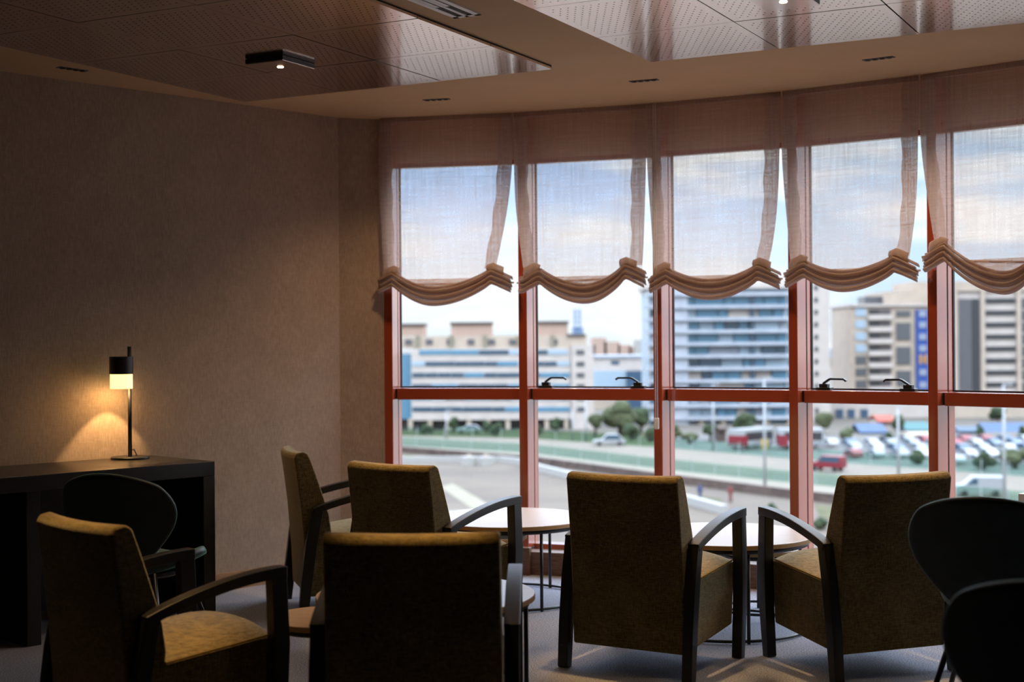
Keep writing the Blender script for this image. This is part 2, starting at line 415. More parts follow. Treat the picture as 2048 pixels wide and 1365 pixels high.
BL = [ # inset left, right, tie-point height left, right, sag, low fraction, tail start
 (.020,.115,1.826,1.832,.120,.42,.000,'leftmost sheer linen roman blind, beside the beige wall corner'),
 (.060,.035,1.825,1.845,.127,.55,.045,'second sheer roman blind from the beige wall corner, above the left pair of window handles'),
 (.035,.085,1.809,1.815,.095,.50,.020,'middle sheer roman blind with the white pull cord hanging from its left side'),
 (.045,.060,1.822,1.833,.085,.46,.028,'sheer roman blind second from the right, above the right pair of window handles'),
 (.085,.060,1.880,1.84,.150,.62,.030,'rightmost sheer roman blind, cut by the right edge of the picture'),
 (.035,.060,1.80,1.82,.12,.45,.03,None), (.035,.060,1.80,1.82,.12,.45,.03,None)]
BTOP = 2.768
def make_blind(i):
    inl, inr, zl, zr, sag, lowf, tail, label = BL[i]
    ln = LEN[i]; rz = -R(ANG[i]); x0, x1 = -.006, ln-(.017 if i < 4 else .024)
    B = empty('roman_blind', (V[i].x, V[i].y, 0), rz)
    tag(B, label or 'sheer roman blind further along the curved window, beyond the picture', 'blind', 'sheer roman blinds on the curved window')
    rnd = random.Random(i*11+3)
    ph = [rnd.uniform(0, 6.28) for _ in range(6)]
    YB = -.050
    xl, xr = x0+tail, x1-.010                       # ends of the gathered cloth
    kl, kr = xl+.095, xr-.115                      # x of the two tie points
    def foldz(s, k, nf=6):                          # height of fold k along the blind, s in 0..1
        x = x0 + s*(x1-x0)
        a = k/(nf-1)
        zk_l, zk_r = zl - .078*a, zr - .078*a
        if x < kl: return zk_l - .042*(min(1.2,(kl-x)/(kl-xl)))**1.1
        if x > kr: return zk_r - .050*(min(1.2,(x-kr)/(xr-kr)))**1.1
        t = (x-kl)/(kr-kl)
        line = zk_l + (zk_r-zk_l)*t
        # skewed catenary
        q = t/lowf if t < lowf else (1-t)/(1-lowf)
        q = min(1, q)
        dip = math.sin(q*PI/2)**.85
        return line - (sag - .014 + .018*a)*dip
    nx, nz = 44, 46
    zb = min(zl, zr)
    def edge(z, side):
        t = min(1, max(0, (BTOP-z)/(BTOP-zb)))
        return (x0 + inl*t**2.4 + .004*math.sin(7*t+ph[0])) if side == 0 else (x1 - inr*t**2.6 - .004*math.sin(6*t+ph[1]))
    def ydisp(x, z):
        t = min(1, max(0, (BTOP-z)/(BTOP-zb)))
        r = .004*t*math.sin(x*21+ph[2]) + .003*math.sin(x*9+z*3+ph[3])
        r += .010*t**3*math.sin((x-kl)*55+ph[4])*math.exp(-abs(x-kl)*9) + .010*t**3*math.sin((x-kr)*55+ph[5])*math.exp(-abs(x-kr)*9)
        return YB + r
    rows = []
    for a in range(nz+1):
        row = []
        for b in range(nx+1):
            s = b/nx
            xx = x0 + s*(x1-x0)
            zbot = foldz(min(1,max(0,s)), 1.2) - .005
            z = BTOP + (zbot-BTOP)*a/nz
            xe0, xe1 = edge(z, 0), edge(z, 1)
            x = xe0 + (xe1-xe0)*s
            row.append((x, ydisp(x, z), z))
        rows.append(row)
    MB().grid(rows).build('sheer_panel', M['sheer'], B, smooth=True)
    for side in (0, 1):
        rows = []
        for a in range(41):
            z = BTOP + (zb + .01 - BTOP)*a/40
            e_ = edge(z, side); row = []
            for b in range(5):
                wv = .090*(1-.22*(a/40)**2)
                x = e_ + b/4*wv*(1 if side == 0 else -1) + (.004*math.sin(z*30+ph[2]) if b == 4 else 0)
                row.append((x, ydisp(x, z) - .004 - .004*math.sin(b*1.7+z*8), z))
            rows.append(row)
        MB().grid(rows).build('side_hem', M['hem'], B, smooth=True)
    rows = []                                        # lower pocket, the doubled cloth behind the swag
    zt = zb - .045
    for a in range(9):
        row = []
        for b in range(31):
            s = b/30; x = kl + s*(kr-kl); zz = foldz((x-x0)/(x1-x0), 3)
            top = max(zz, zt)
            z = top + (zz-top)*a/8
            row.append((x, YB - .006 - .022*math.sin(a/8*PI)*math.sin(s*PI) - .006*math.sin(s*23+ph[4]+a), z))
        rows.append(row)
    MB().grid(rows).build('pocket', M['hem'], B, smooth=True)
    nf = 6
    for k in range(nf):                              # gathered folds
        pts, hh = [], []
        for b in range(57):
            s = b/56; x = xl + s*(xr-xl)
            y = YB - .014 - .016*(k % 2) - .012*math.sin(s*PI)*(k/(nf-1))
            z = foldz(s, k, nf)
            j = min(abs(x-kl), abs(x-kr))
            y -= .012*math.exp(-(j/.03)**2)
            xx = x + .006*math.sin(k*2.1+ph[0]) * (1 if s < .1 or s > .9 else 0)
            pts.append((xx, y, z)); hh.append(.015 + .003*math.sin(s*PI))
        f_ = MB()
        rings = []
        for p, h_ in zip(pts, hh):
            rings.append([f_.bm.verts.new((p[0], p[1]+.018*math.cos(q), p[2]+h_*.62*math.sin(q) - .006*math.cos(q))) for q in [2*PI*c/8 for c in range(8)]])
        for A_, B_ in zip(rings, rings[1:]):
            for c in range(8):
                f_.bm.faces.new((A_[c], A_[(c+1) % 8], B_[(c+1) % 8], B_[c]))
        f_.bm.faces.new(rings[0]); f_.bm.faces.new(list(reversed(rings[-1])))
        f_.build('gathered_fold', M['fold'], B, smooth=True)
    for s_, xk, zk in ((1, kr, zr), (-1, kl, zl)):   # bunched tuck above each tie point
        rows = []
        for a in range(7):
            t = a/6; row = []
            for b in range(9):
                q = b/8
                row.append((xk - s_*.035 + s_*q*.105, YB - .020 - .014*math.sin(t*PI) - .006*math.sin(q*13+i), zk + .040*(1-t)*(1-abs(q-.35)*1.1) - .014*t - .045*q*q*t))
            rows.append(row)
        MB().grid(rows).build('tuck', M['fold'], B, smooth=True, solid=.004)
    MB().tube([(x0-.002+tail*.5, YB-.012, zl-.078), (x1+.004, YB-.012, zr-.082)], .006).build('rod', M['hem'], B, smooth=True)
    MB().box(x0+.006, x1-.004, YB-.006, YB+.008, 2.742, CE-.001).build('heading', M['hem'], B)
    if i == 2:
        c = MB()
        c.tube([(.046, -.082, CE-.002), (.046, -.082, .945)], .0028, 6); c.tube([(.058, -.082, CE-.002), (.058, -.082, .945)], .0028, 6)
        c_ = c.build('pull_cord', M['cord'], B, smooth=True); tag(c_, 'pair of thin white cords with a white weight')
        MB().box(.038, .066, -.090, -.074, .885, .950).build('cord_weight', M['cord'], c_, bevel=.005)
    return B
for i in range(6): make_blind(i)

# ------------------------------------------------------------------ ceiling rafts and fixtures
def raft(origin, cols, rows, label):
    a = -R(27.7)
    O = empty('ceiling_raft', (origin[0], origin[1], 0), a)
    tag(O, label, 'ceiling panel', 'perforated metal ceiling rafts')
    S = .64; Zb = CE - .020
    mb = MB().box(.004, cols*S-.004, -rows*S+.004, -.004, CE-.009, CE-.001).build('carrier', M['slot'], O)
    rnd = random.Random(3)
    for c in range(cols):
        for r_ in range(rows):
            p = MB().box(-S/2+.0025, S/2-.0025, -S/2+.0025, S/2-.0025, -.0055, .0055).build('panel', M['panel'], O)
            p.location = (c*S+S/2, -r_*S-S/2, Zb + .006)
            p.rotation_euler = (rnd.uniform(-.0016,.0016), rnd.uniform(-.0022,.0022), 0)
            if c == 1 and r_ == 0: p.location.z -= .001
    return O
k = .988
raft((-1.505*k, 8.06*k), 3, 8, 'left perforated metal ceiling raft, dark brown, near the beige wall')
raft((.694*k, 6.995*k), 3, 8, 'right perforated metal ceiling raft, reflecting the bright windows')

def box_spot(x, y, label, energy):
    O = empty('ceiling_spotlight', (x, y, CE-.0205), -R(27.7)); tag(O, label, 'spotlight', 'square ceiling spotlights')
    MB().box(-.11, .11, -.13, .13, -.022, .0).build('housing', M['black'], O, bevel=.003)
    MB().box(-.108, .108, -.128, .128, -.026, -.022).build('face_plate', M['panelplain'], O)
    MB().lathe([(.014,-.029),(.016,-.026)], 20).build('lens', M['ledglow'], O)
    s_ = spot('spot_lamp', (0,0,-.033), energy, 110); s_.parent = O
    return O
box_spot(-1.10, 6.82, 'square spotlight glowing on the dark left ceiling raft', 16)
box_spot(1.075, 5.58, 'square spotlight glowing on the bright right ceiling raft, at the top edge', 16)

def strip_spot(x, y, rz, label, e_=44):
    O = empty('recessed_downlight', (x, y, CE), rz); tag(O, label, 'downlight', 'slim recessed downlights')
    MB().box(-.078, .078, -.020, .020, -.003, .0).build('trim', M['black'], O, bevel=.001)
    for q in range(4):
        MB().lathe([(.010,-.0065),(.015,-.003)], 16, (-.054+q*.036, 0)).build('lens', M['slot'], O)
    if e_:
        s_ = spot('warm_down_spot', (0,0,-.012), e_, 120, (1,.64,.32), blend=.9, rad=.05); s_.parent = O
strip_spot(-2.174, 7.068, R(46), 'dim black recessed downlight over the left wall and desk', 0)
strip_spot(-.416, 8.04, -R(14), 'slim black recessed downlight in front of the leftmost blind')
strip_spot(.707, 7.502, -R(24), 'slim black recessed downlight in front of the middle blind')
strip_spot(1.805, 6.961, -R(36), 'slim black recessed downlight in front of the second blind from the right')

V_ = empty('air_vent', (-.175, 5.975, CE), -R(27.7)); tag(V_, 'white two-slot linear air vent in the ceiling between the rafts', 'vent')
fr = MB(); fr.box(-.065, -.040, -1.3, 0, -.006, 0); fr.box(.040, .065, -1.3, 0, -.006, 0); fr.box(-.008, .008, -1.3, 0, -.006, 0); fr.box(-.065, .065, -.022, 0, -.006, 0)
fr.build('frame', M['whitemetal'], V_)
MB().box(-.06, .06, -1.3, -.01, -.002, -.0005).build('backing', M['slot'], V_)
for xx in (-.024, .024):
    MB().box(xx-.016, xx+.004, -1.25, -.20, -.005, -.002).build('blade', M['whitemetal'], V_)

# ------------------------------------------------------------------ armchairs
def smoothstep(t): return t*t*(3-2*t)
def make_armchair():
    T = empty('armchair')
    prof = [(-.235,.100),(-.243,.30),(-.262,.55),(-.285,.74),(-.295,.815),(-.283,.836),(-.245,.843),(-.222,.828),(-.190,.74),(-.150,.62),(-.120,.52),(-.108,.43),(-.118,.34),(-.14,.20),(-.16,.100)]
    xs = [-.262,-.25,-.17,-.09,0,.09,.17,.25,.262]
    mb = MB(); rings = []
    for x in xs:
        q = abs(x)/.262
        ring = []
        for (y, z) in prof:
            zz = max(0, (z-.10)/.74)
            dy = -.024*(1-q*q)*zz**1.3
            sx = x*(1 - .010*zz)
            ring.append(mb.bm.verts.new((sx, y+dy, z - .004*(1-q*q)*zz**4)))
        rings.append(ring)
    n_ = len(prof)
    for A, B in zip(rings, rings[1:]):
        for i_ in range(n_):
            j_ = (i_+1) % n_
            mb.bm.faces.new((A[i_], A[j_], B[j_], B[i_]))
    mb.bm.faces.new(rings[0]); mb.bm.faces.new(list(reversed(rings[-1])))
    bk = mb.build('backrest', M['fabric'], T, bevel=.010, seg=3)
    # seat: side walls lean in, the top is crowned
    rows = []
    ny, nx_ = 14, 12
    mb = MB(); top = []
    for a in range(ny+1):
        t = a/ny; y = -.15 + .445*t
        row = []
        for b in range(nx_+1):
            s_ = -1 + 2*b/nx_
            z = .392 + .036*t + .045*(1-abs(s_)**2.5)*math.sin(min(1, .25+t*.85)*PI*.62) - .020*max(0, t-.9)*10*.6
            row.append(mb.bm.verts.new((s_*.262, y, z)))
        top.append(row)
    for A, B in zip(top, top[1:]):
        for b in range(nx_): mb.bm.faces.new((A[b], A[b+1], B[b+1], B[b]))
    loop = [r_[0] for r_ in top] + top[-1][1:] + [r_[-1] for r_ in reversed(top[:-1])] + list(reversed(top[0][1:-1]))
    bot = []
    for v in loop:
        t = (v.co.y+.15)/.445
        bot.append(mb.bm.verts.new((v.co.x, v.co.y - .03*t, .108 + .036*t)))
    for i_ in range(len(loop)):
        j_ = (i_+1) % len(loop)
        mb.bm.faces.new((loop[i_], loop[j_], bot[j_], bot[i_]))
    mb.bm.faces.new(bot)
    seat = mb.build('seat', M['fabric'], T, bevel=.010, seg=3)
    MB().tube([(-.264, -.13+.425*a/10, .394+.036*a/10) for a in range(11)], .0035, 6).build('piping', M['seam'], seat, smooth=True)
    MB().tube([(.264, -.13+.425*a/10, .394+.036*a/10) for a in range(11)], .0035, 6).build('piping', M['seam'], seat, smooth=True)
    for s_ in (-1, 1):
        x = s_*.290
        MB().sweep([(x,-.262,0),(x,-.245,.18),(x,-.218,.38),(x,-.182,.555)], .046, [.046,.056,.058,.052]).build('rear_leg', M['blackwood'], T, bevel=.004)
        MB().sweep([(x,.262,0),(x,.283,.20),(x,.292,.40),(x,.283,.622)], .046, [.044,.058,.062,.058]).build('front_leg', M['blackwood'], T, bevel=.004)
        pts = []
        for a in range(13):
            t = a/12
            pts.append((x, -.205 + .518*t, .542 + .098*math.sin(t*PI/2)**.9 - .002*t))
        MB().sweep(pts, .050, [.034 + .004*a/12 for a in range(13)]).build('armrest', M['blackwood'], T, bevel=.004)
    return T
chairs = [ # x, y, facing, label
 (.599,6.176,58.6,'mustard tweed armchair seen from behind, centre right, left of the paired arms'),
 (1.49,6.132,110.7,'mustard tweed armchair seen from behind, partly hidden by the green chairs at right'),
 (-.399,6.773,51.4,'mustard tweed armchair in front of the leftmost window mullions, beside the far round table'),
 (-.292,4.442,88.6,'mustard tweed armchair in the front row centre, its back straight to the viewer'),
 (-1.195,4.742,43.6,'mustard tweed armchair at the front left with its lit seat showing, before the black desk'),
 (-.905,7.575,17.0,'mustard tweed armchair turned sideways against the left wall, furthest from the viewer')]
proto = make_armchair()
for i, (x, y, a, lab) in enumerate(chairs):
    o = proto if i == 0 else copy_tree(proto)
    o.location = (x, y, 0); o.rotation_euler = (0, 0, R(a-90))
    tag(o, lab, 'armchair', 'mustard tweed lounge armchairs')

# ------------------------------------------------------------------ round tables
def table(name, x, y, r, z, label, rot=0, feet=(90,210,330), rz=.012):
    T = empty(name, (x, y, 0), R(rot)); tag(T, label, 'table', 'round nesting coffee tables')
    MB().lathe([(r-.002, z-.022),(r, z-.020),(r, z-.002),(r-.002, z)], 72).build('tabletop', M['tabletop'], T, bevel=.001)
    MB().lathe([(r+.0008, z-.0205),(r+.0008, z-.004)], 72).build('edge_band', M['tableedge'], T)
    rr = r-.03
    ring = [(rr*math.cos(2*PI*k/48), rr*math.sin(2*PI*k/48)) for k in range(48)]
    MB().tube([(a, b, z-.034) for a, b in ring], .012, 8, True).build('top_ring', M['black'], T, smooth=True)
    MB().tube([(a, b, rz) for a, b in ring], .0075, 8, True).build('floor_ring', M['black'], T, smooth=True)
    for k in feet:
        c, s = math.cos(R(k)), math.sin(R(k))
        MB().tube([(rr*c, rr*s, 0), (rr*c, rr*s, z-.03)], .0085, 8).build('leg', M['black'], T, smooth=True)
    return T
table('coffee_table', -.03, 7.72, .44, .445, 'large round coffee table by the window, behind the armchair beside the left mullions', 0, (55,175,295))
table('coffee_table', -.16, 7.47, .23, .385, 'small round table tucked under the large coffee table nearest the left wall', 0, (30,150,270), .034)
table('coffee_table', 1.02, 6.92, .43, .455, 'large round coffee table behind the two armchairs at centre right', 0, (-82,12,170))
table('coffee_table', 1.24, 7.22, .215, .345, 'small round table tucked under the large table at centre right', 0, (200,330,80), .034)
table('coffee_table', -.335, 5.40, .415, .445, 'large round coffee table mostly hidden by the front centre armchair', 0, (-10,110,235))
table('coffee_table', -.72, 5.48, .22, .345, 'small round wooden table poking out left of the front centre armchair', 0, (40,160,280), .034)

# ------------------------------------------------------------------ desk and lamp
DZ = .795
D = empty('desk', (-1.962, 7.716, 0), math.atan2(.72, .694)); tag(D, 'long black wooden desk along the left wall, carrying the lit lamp', 'desk')
MB().box(-3.3, 0, -.60, -.003, DZ-.075, DZ).build('desktop', M['desk'], D, bevel=.003)
MB().box(-.070, 0, -.60, -.003, 0, DZ-.075).build('side_panel', M['desk'], D, bevel=.003)
MB().box(-3.3, -3.23, -.60, -.003, 0, DZ-.075).build('side_panel', M['desk'], D, bevel=.003)
MB().box(-1.02, -.95, -.58, -.003, 0, DZ-.075).build('support_panel', M['desk'], D, bevel=.003)
MB().box(-.95, -.07, -.10, -.08, .06, DZ-.075).build('modesty_panel', M['desk'], D)
lx, ly = -2.015, 7.487
LP = empty('table_lamp', (lx, ly, DZ), math.atan2(.72, .694)); tag(LP, 'black pole lamp with a glowing yellow shade on the desk', 'lamp')
MB().lathe([(.098,0),(.100,.003),(.100,.010),(.096,.013)], 40, (0,0)).build('base', M['black'], LP, smooth=False, bevel=.002)
MB().tube([(0,0,.01),(0,0,.592)], .0105, 14).build('pole', M['black'], LP, smooth=True)
sx, sy = -.066, -.030     # shade axis, toward the room and left of the pole
sh = MB()
rg = lambda z0, z1, r_: sh.lathe([(r_, z0), (r_, z1)], 40, (sx, sy))
rg(.448, .540, .061)
sh.build('shade', M['black'], LP, bevel=.003)
df = MB().tube([(sx,sy,.372),(sx,sy,.449)], .057, 36).build('diffuser', M['lampglow'], LP, smooth=True)
for f_ in list(df.data.polygons):
    pass
bm = bmesh.new(); bm.from_mesh(df.data)
bmesh.ops.delete(bm, geom=[f for f in bm.faces if len(f.verts) > 4 and f.calc_center_median().z < .4], context='FACES_ONLY')
bm.to_mesh(df.data); bm.free()
MB().tube([(0,.0,.014),(.018,.012,.045),(.034,.018,.048),(.048,.018,.02),(.05,.02,.006)], .003, 8).build('cable', M['black'], LP, smooth=True)
s_ = spot('lamp_bulb', (sx, sy, .44), 15, 80, (1,.60,.25), blend=.25, rad=.012); s_.parent = LP
pl = bpy.data.lights.new('lamp_glow', 'POINT'); pl.energy = 2.2; pl.color = (1,.58,.22); pl.shadow_soft_size = .03
po = bpy.data.objects.new('lamp_glow', pl); COL.objects.link(po); po.parent = LP; po.location = (sx, sy, .362)

# ------------------------------------------------------------------ green shell chairs
def make_shell():
    T = empty('shell_chair')
    def outline(s, t, mix):                    # rounded plan of a shell, s,t in -1..1
        dx, dy = s*math.sqrt(1-t*t/2), t*math.sqrt(1-s*s/2)
        x, y = s + (dx-s)*mix, t + (dy-t)*mix
        v = (y+1)/2
        return x*(.40 + .60*math.sin(PI/2*min(1, v/.80))), v
    rows, rows2 = [], []
    for a in range(15):
        t = -1 + 2*a/14; r1, r2 = [], []
        for b in range(15):
            s = -1 + 2*b/14
            x, v = outline(s, t, .80)
            r1.append((x*.290, -.175 - .14*v + .110*x*x*(.55+.45*v), .43 + .44*v))
            x, v = outline(s, t, .85)
            r2.append((x*.232, -.21 + .48*v, .445 + .080*x*x - .02*math.sin(v*PI) + .012*v))
        rows.append(r1); rows2.append(r2)
    MB().grid(rows).build('backrest', M['green'], T, smooth=True, solid=.034, sub=2)
    MB().grid(rows2).build('seat', M['green'], T, smooth=True, solid=.040, sub=2)
    MB().lathe([(.14,.405),(.155,.415),(.155,.428)], 24).build('seat_bracket', M['black'], T)
    for sx_ in (-1, 1):
        for sy_ in (-1, 1):
            MB().tube([(sx_*.240, sy_*.240, 0), (sx_*.118, sy_*.118, .43)], [.008, .0125], 10).build('leg', M['black'], T, smooth=True)
    return T
sc = make_shell()
for i, (x, y, a, lab) in enumerate([
  (-1.59,6.13,72,'dark green shell chair pulled up to the black desk at left'),
  (1.71,5.01,62,'dark green shell chair at right, directly before the rightmost armchair'),
  (1.33,3.37,62,'dark green shell chair nearest the viewer in the bottom right corner')]):
    o = sc if i == 0 else copy_tree(sc)
    o.location = (x, y, 0); o.rotation_euler = (0, 0, R(a-90)); tag(o, lab, 'chair', 'dark green shell chairs')

# white slatted unit at the right edge, under the window
hp = at(2036, 988, 6.6)
U = empty('heater_unit', (hp.x, hp.y, 0), -R(43)); tag(U, 'white box unit with a slatted top at the right edge, by the window', 'heater')
MB().box(0, .5, -.0, .16, 0, hp.z).build('body', M['whitemetal'], U, bevel=.003)
for q in range(4):
    MB().box(.02, .48, .02+q*.034, .04+q*.034, hp.z, hp.z+.006).build('slat', M['slot'], U)

# warm spots without fixtures, added to gild the chair tops and small table
for (x, y, e_, w_) in [(-.29,4.21,190,17),(-1.26,4.67,190,26),(.545,6.05,190,24),(1.53,5.98,175,24),(-.455,6.67,190,24)]:
    spot('warm_down_spot', (x, y, CE-.03), e_, w_, (1,.60,.23), blend=.9, rad=.04)
spot('warm_down_spot', (-.86, 5.5, CE-.03), 60, 14, (1,.60,.25), blend=.6, rad=.03)
#EXTERIOR
# ------------------------------------------------------------------ outside: ground, road, plaza
X = {}
X['ground'] = mat_noise('pale_paving', (0.081,0.068,0.056), (0.098,0.084,0.069), .12, .9)
X['grass'] = mat_noise('grass', (0.035,0.039,0.011), (0.065,0.059,0.024), .5, .95)
X['road'] = mat_noise('road_asphalt', (0.105,0.088,0.068), (0.124,0.102,0.081), .2, .9)
X['darkasphalt'] = mat_noise('car_park_asphalt', (0.082,0.076,0.073), (0.101,0.095,0.091), .3, .9)
X['kerb'] = mat_noise('pale_concrete', (0.135,0.113,0.087), (0.153,0.13,0.099), .8, .9)
X['lowwall'] = mat_noise('brown_stone', (0.048,0.032,0.026), (0.083,0.057,0.047), .8, .9)
X['plaza'] = mat_noise('plaza_paving', (0.071,0.053,0.04), (0.096,0.073,0.053), .10, .9)
X['cream'] = mat_noise('cream_path', (0.147,0.127,0.088), (0.166,0.145,0.104), .6, .9)
X['white'] = mat('white_plaster', (0.238,0.225,0.205), .8)
X['fence'] = glass('green_fence_mesh', (.70,.84,.78), .4)
X['stone'] = mat_noise('beige_stone', (0.287,0.227,0.176), (0.325,0.262,0.204), .5, .85)
X['stonepale'] = mat_noise('pale_stone', (0.33,0.284,0.251), (0.37,0.319,0.284), .5, .85)
X['stonepink'] = mat_noise('pink_stone', (0.279,0.191,0.149), (0.308,0.212,0.165), .5, .85)
X['bluewin'] = mat('blue_window', (0.024,0.051,0.079), .15, 0, .8)
X['bluewin2'] = mat('sky_blue_window', (0.059,0.148,0.217), .2, 0, .8)
X['palewin'] = mat('pale_blue_window', (0.227,0.282,0.329), .3, 0, .7)
X['greywin'] = mat('grey_window', (0.063,0.063,0.067), .2, 0, .6)
X['darkwin'] = mat('dark_window', (0.024,0.024,0.026), .25, 0, .6)
X['roofdark'] = mat('dark_roof', (0.063,0.051,0.051), .8)
X['slab'] = mat_noise('tower_slab', (0.24,0.251,0.276), (0.29,0.299,0.327), .5, .7)
X['blue'] = mat('blue_sign', (0.008,0.035,0.166), .6)
X['lilac'] = mat('pale_sign_mark', (0.166,0.178,0.221), .6)
X['orange'] = mat('orange_sign_mark', (0.335,0.166,0.039), .6)
X['tarp'] = mat('blue_tarp', (0.01,0.038,0.098), .6)
X['tarpgreen'] = mat('green_tarp', (0.006,0.064,0.067), .6)
X['slate'] = mat('slate_wall', (0.048,0.055,0.074), .8)
X['carred'] = mat('car_red', (0.143,0.011,0.018), .3)
X['carwhite'] = mat('car_white', (0.221,0.221,0.221), .3)
X['cargrey'] = mat('car_grey', (0.152,0.162,0.171), .3)
X['carblue'] = mat('car_blue', (0.03,0.057,0.094), .3)
X['carblack'] = mat('car_black', (0.014,0.014,0.017), .3)
X['tyre'] = mat('tyre', (0.008,0.008,0.008), .8)
X['yellow'] = mat('yellow_panel', (0.296,0.189,0.02), .6)
X['leaf'] = mat_noise('leaves', (0.013,0.022,0.008), (0.032,0.046,0.02), 1.2, .95)
X['leafpale'] = mat_noise('pale_leaves', (0.032,0.038,0.016), (0.055,0.061,0.028), 1.2, .95)
X['bark'] = mat('bark', (0.039,0.028,0.02), .9)
X['pole'] = mat('lamp_post_paint', (0.245,0.245,0.245), .5)
X['mast'] = mat('mast_blue', (0.118,0.174,0.261), .6)
X['redroof'] = mat('red_roof', (0.217,0.039,0.02), .7)
X['skin'] = mat('person_skin', (0.178,0.11,0.079), .7)
X['cloth1'] = mat('blue_clothes', (0.02,0.035,0.098), .8)
X['cloth2'] = mat('red_clothes', (0.138,0.024,0.02), .8)

g_ = MB().box(-900, 900, 14, 2400, GZ-1, GZ).build('ground', X['ground']); tag(g_, kind='structure')
XS = [560, 780, 1060, 1340, 1580, 1860, 2130]
def band(name, ytop, ybot, m, z=.02, x0=0, x1=7, kind='structure'):
    a = [gp(XS[i], ytop[i]) for i in range(x0, x1)]; b = [gp(XS[i], ybot[i]) for i in range(x0, x1)]
    pts = [(p.x, p.y) for p in a] + [(p.x, p.y) for p in reversed(b)]
    o = MB().prism(pts, GZ-.2, GZ+z).build(name, m)
    return tag(o, kind=kind)
yA = [870, 872, 878, 897, 918, 940, 960]
yB = [882, 884, 893, 925, 950, 978, 1002]
yC = [889, 891, 907, 941, 966, 992, 1020]
yD = [896, 898, 918, 956, 985, 1015, 1045]
yE = [903, 905, 927, 966, 998, 1030, 1062]
band('road', yA, yB, X['road'], .03)
band('path_verge', [862,862,862,868,880,900,915], yA, X['grass'], .02, 0, 4)
band('street_car_park', [862,862,862,870,872,874,876], yA, X['darkasphalt'], .025, 3, 7)
band('pavement_kerb', yC, yD, X['kerb'], .05)
band('path_plaza', yE, [1300]*7, X['plaza'], .03)

def strip_wall(name, ys, h, th, m, label, cat, x0=0, x1=7, post=None):
    pts = [gp(XS[i], ys[i]) for i in range(x0, x1)]
    O = empty(name, (pts[0].x, pts[0].y, GZ)); tag(O, label, cat)
    off = Vector((pts[0].x, pts[0].y, 0))
    mb = MB()
    for p, q in zip(pts, pts[1:]):
        p = p - off; q = q - off; d = (q-p); d.z = 0; d.normalize(); nn = Vector((-d.y, d.x, 0))*th/2
        mb.prism([(p-nn)[:2], (q-nn)[:2], (q+nn)[:2], (p+nn)[:2]], .0, h)
    mb.build('panel' if post else 'wall', m, O)
    if post:
        for p, q in zip(pts, pts[1:]):
            k = 5
            for j in range(k):
                r_ = p.lerp(q, j/k) - off
                MB().tube([(r_.x, r_.y, 0), (r_.x, r_.y, h+.15)], .06, 6).build('post', post, O)
    return O
strip_wall('mesh_fence', yC, 1.35, .05, X['fence'], 'green mesh fence running along the near side of the curved road', 'fence', post=X['pole'])
strip_wall('mesh_fence', [869.5,871,877,896.5,917,939,959], 1.5, .05, X['fence'], 'green mesh fence on the far side of the curved road', 'fence', post=X['pole'])
strip_wall('retaining_wall', yE, .95, .5, X['lowwall'], 'low dark brown stone wall between the kerb and the plaza', 'wall')

# white parapet of the plaza with its two round bastions
pts = [gp(a, b) for a, b in ((760,928),(830,927),(925,926),(1000,926),(1040,931),(1080,944),(1150,962),(1220,977),(1300,993),(1380,1010),(1450,1030))]
PW = empty('parapet_wall', (pts[2].x, pts[2].y, GZ)); tag(PW, 'white curved parapet wall round the plaza with two round bastions', 'wall')
mb = MB()
for p, q in zip(pts, pts[1:]):
    p = p - pts[2]; q = q - pts[2]; d = q-p; d.normalize(); nn = Vector((-d.y, d.x, 0))*.35
    mb.prism([(p-nn)[:2], (q-nn)[:2], (q+nn)[:2], (p+nn)[:2]], 0, .85)
mb.build('wall', X['white'], PW)
for a in (938, 972):
    p = gp(a, 932) - pts[2]
    b_ = MB().lathe([(.95,0),(.95,1.15),(.80,1.2)], 20, (p.x, p.y)).build('bastion', X['white'], PW)
    MB().lathe([(.30,1.2),(.28,1.45)], 14, (p.x, p.y)).build('bollard', X['stone'], b_)
for i, q in enumerate([((880,975),(905,968),(985,1015),(950,1023)), ((800,1030),(985,1018),(990,1030),(800,1048))]):
    pp = [gp(*c) for c in q]
    tag(MB().prism([(c.x, c.y) for c in pp], GZ, GZ+.05).build('path_cream', X['cream']), kind='structure')
for i, (q, lab) in enumerate([(((785,911),(828,911),(832,922),(785,923)), 'small grass patch behind the white parapet at the far left'),
        (((1400,994),(1440,1000),(1446,1010),(1420,1010)), 'grass patch on the plaza seen through the middle window'),
        (((1630,1010),(1690,1020),(1700,1046),(1640,1036)), 'grass patch low in the window right of centre')]):
    pp = [gp(*c) for c in q]
    tag(MB().prism([(c.x, c.y) for c in pp], GZ, GZ+.06).build('grass', X['grass']), lab, 'grass', kind='stuff')

# ------------------------------------------------------------------ outside: buildings
class Facade:
    def __init__(s, name, Y, pxl, label, cat='building'):
        s.Y = Y; s.px = pxl
        p = at(pxl, 682, Y); s.x = p.x
        s.e = empty(name, (p.x, Y, GZ)); tag(s.e, label, cat)
    def X(s, px): return at(px, 682, s.Y).x - s.x
    def Z(s, px, py): return at(px, py, s.Y).z - GZ
    def box(s, name, m, x0, x1, yt, yb, d0=0, d1=12, par=None, bevel=0):
        zt = s.Z((x0+x1)/2, yt); zb = max(0, s.Z((x0+x1)/2, yb)) if yb else 0
        return MB().box(s.X(x0), s.X(x1), d0, d1, zb, zt).build(name, m, par or s.e)

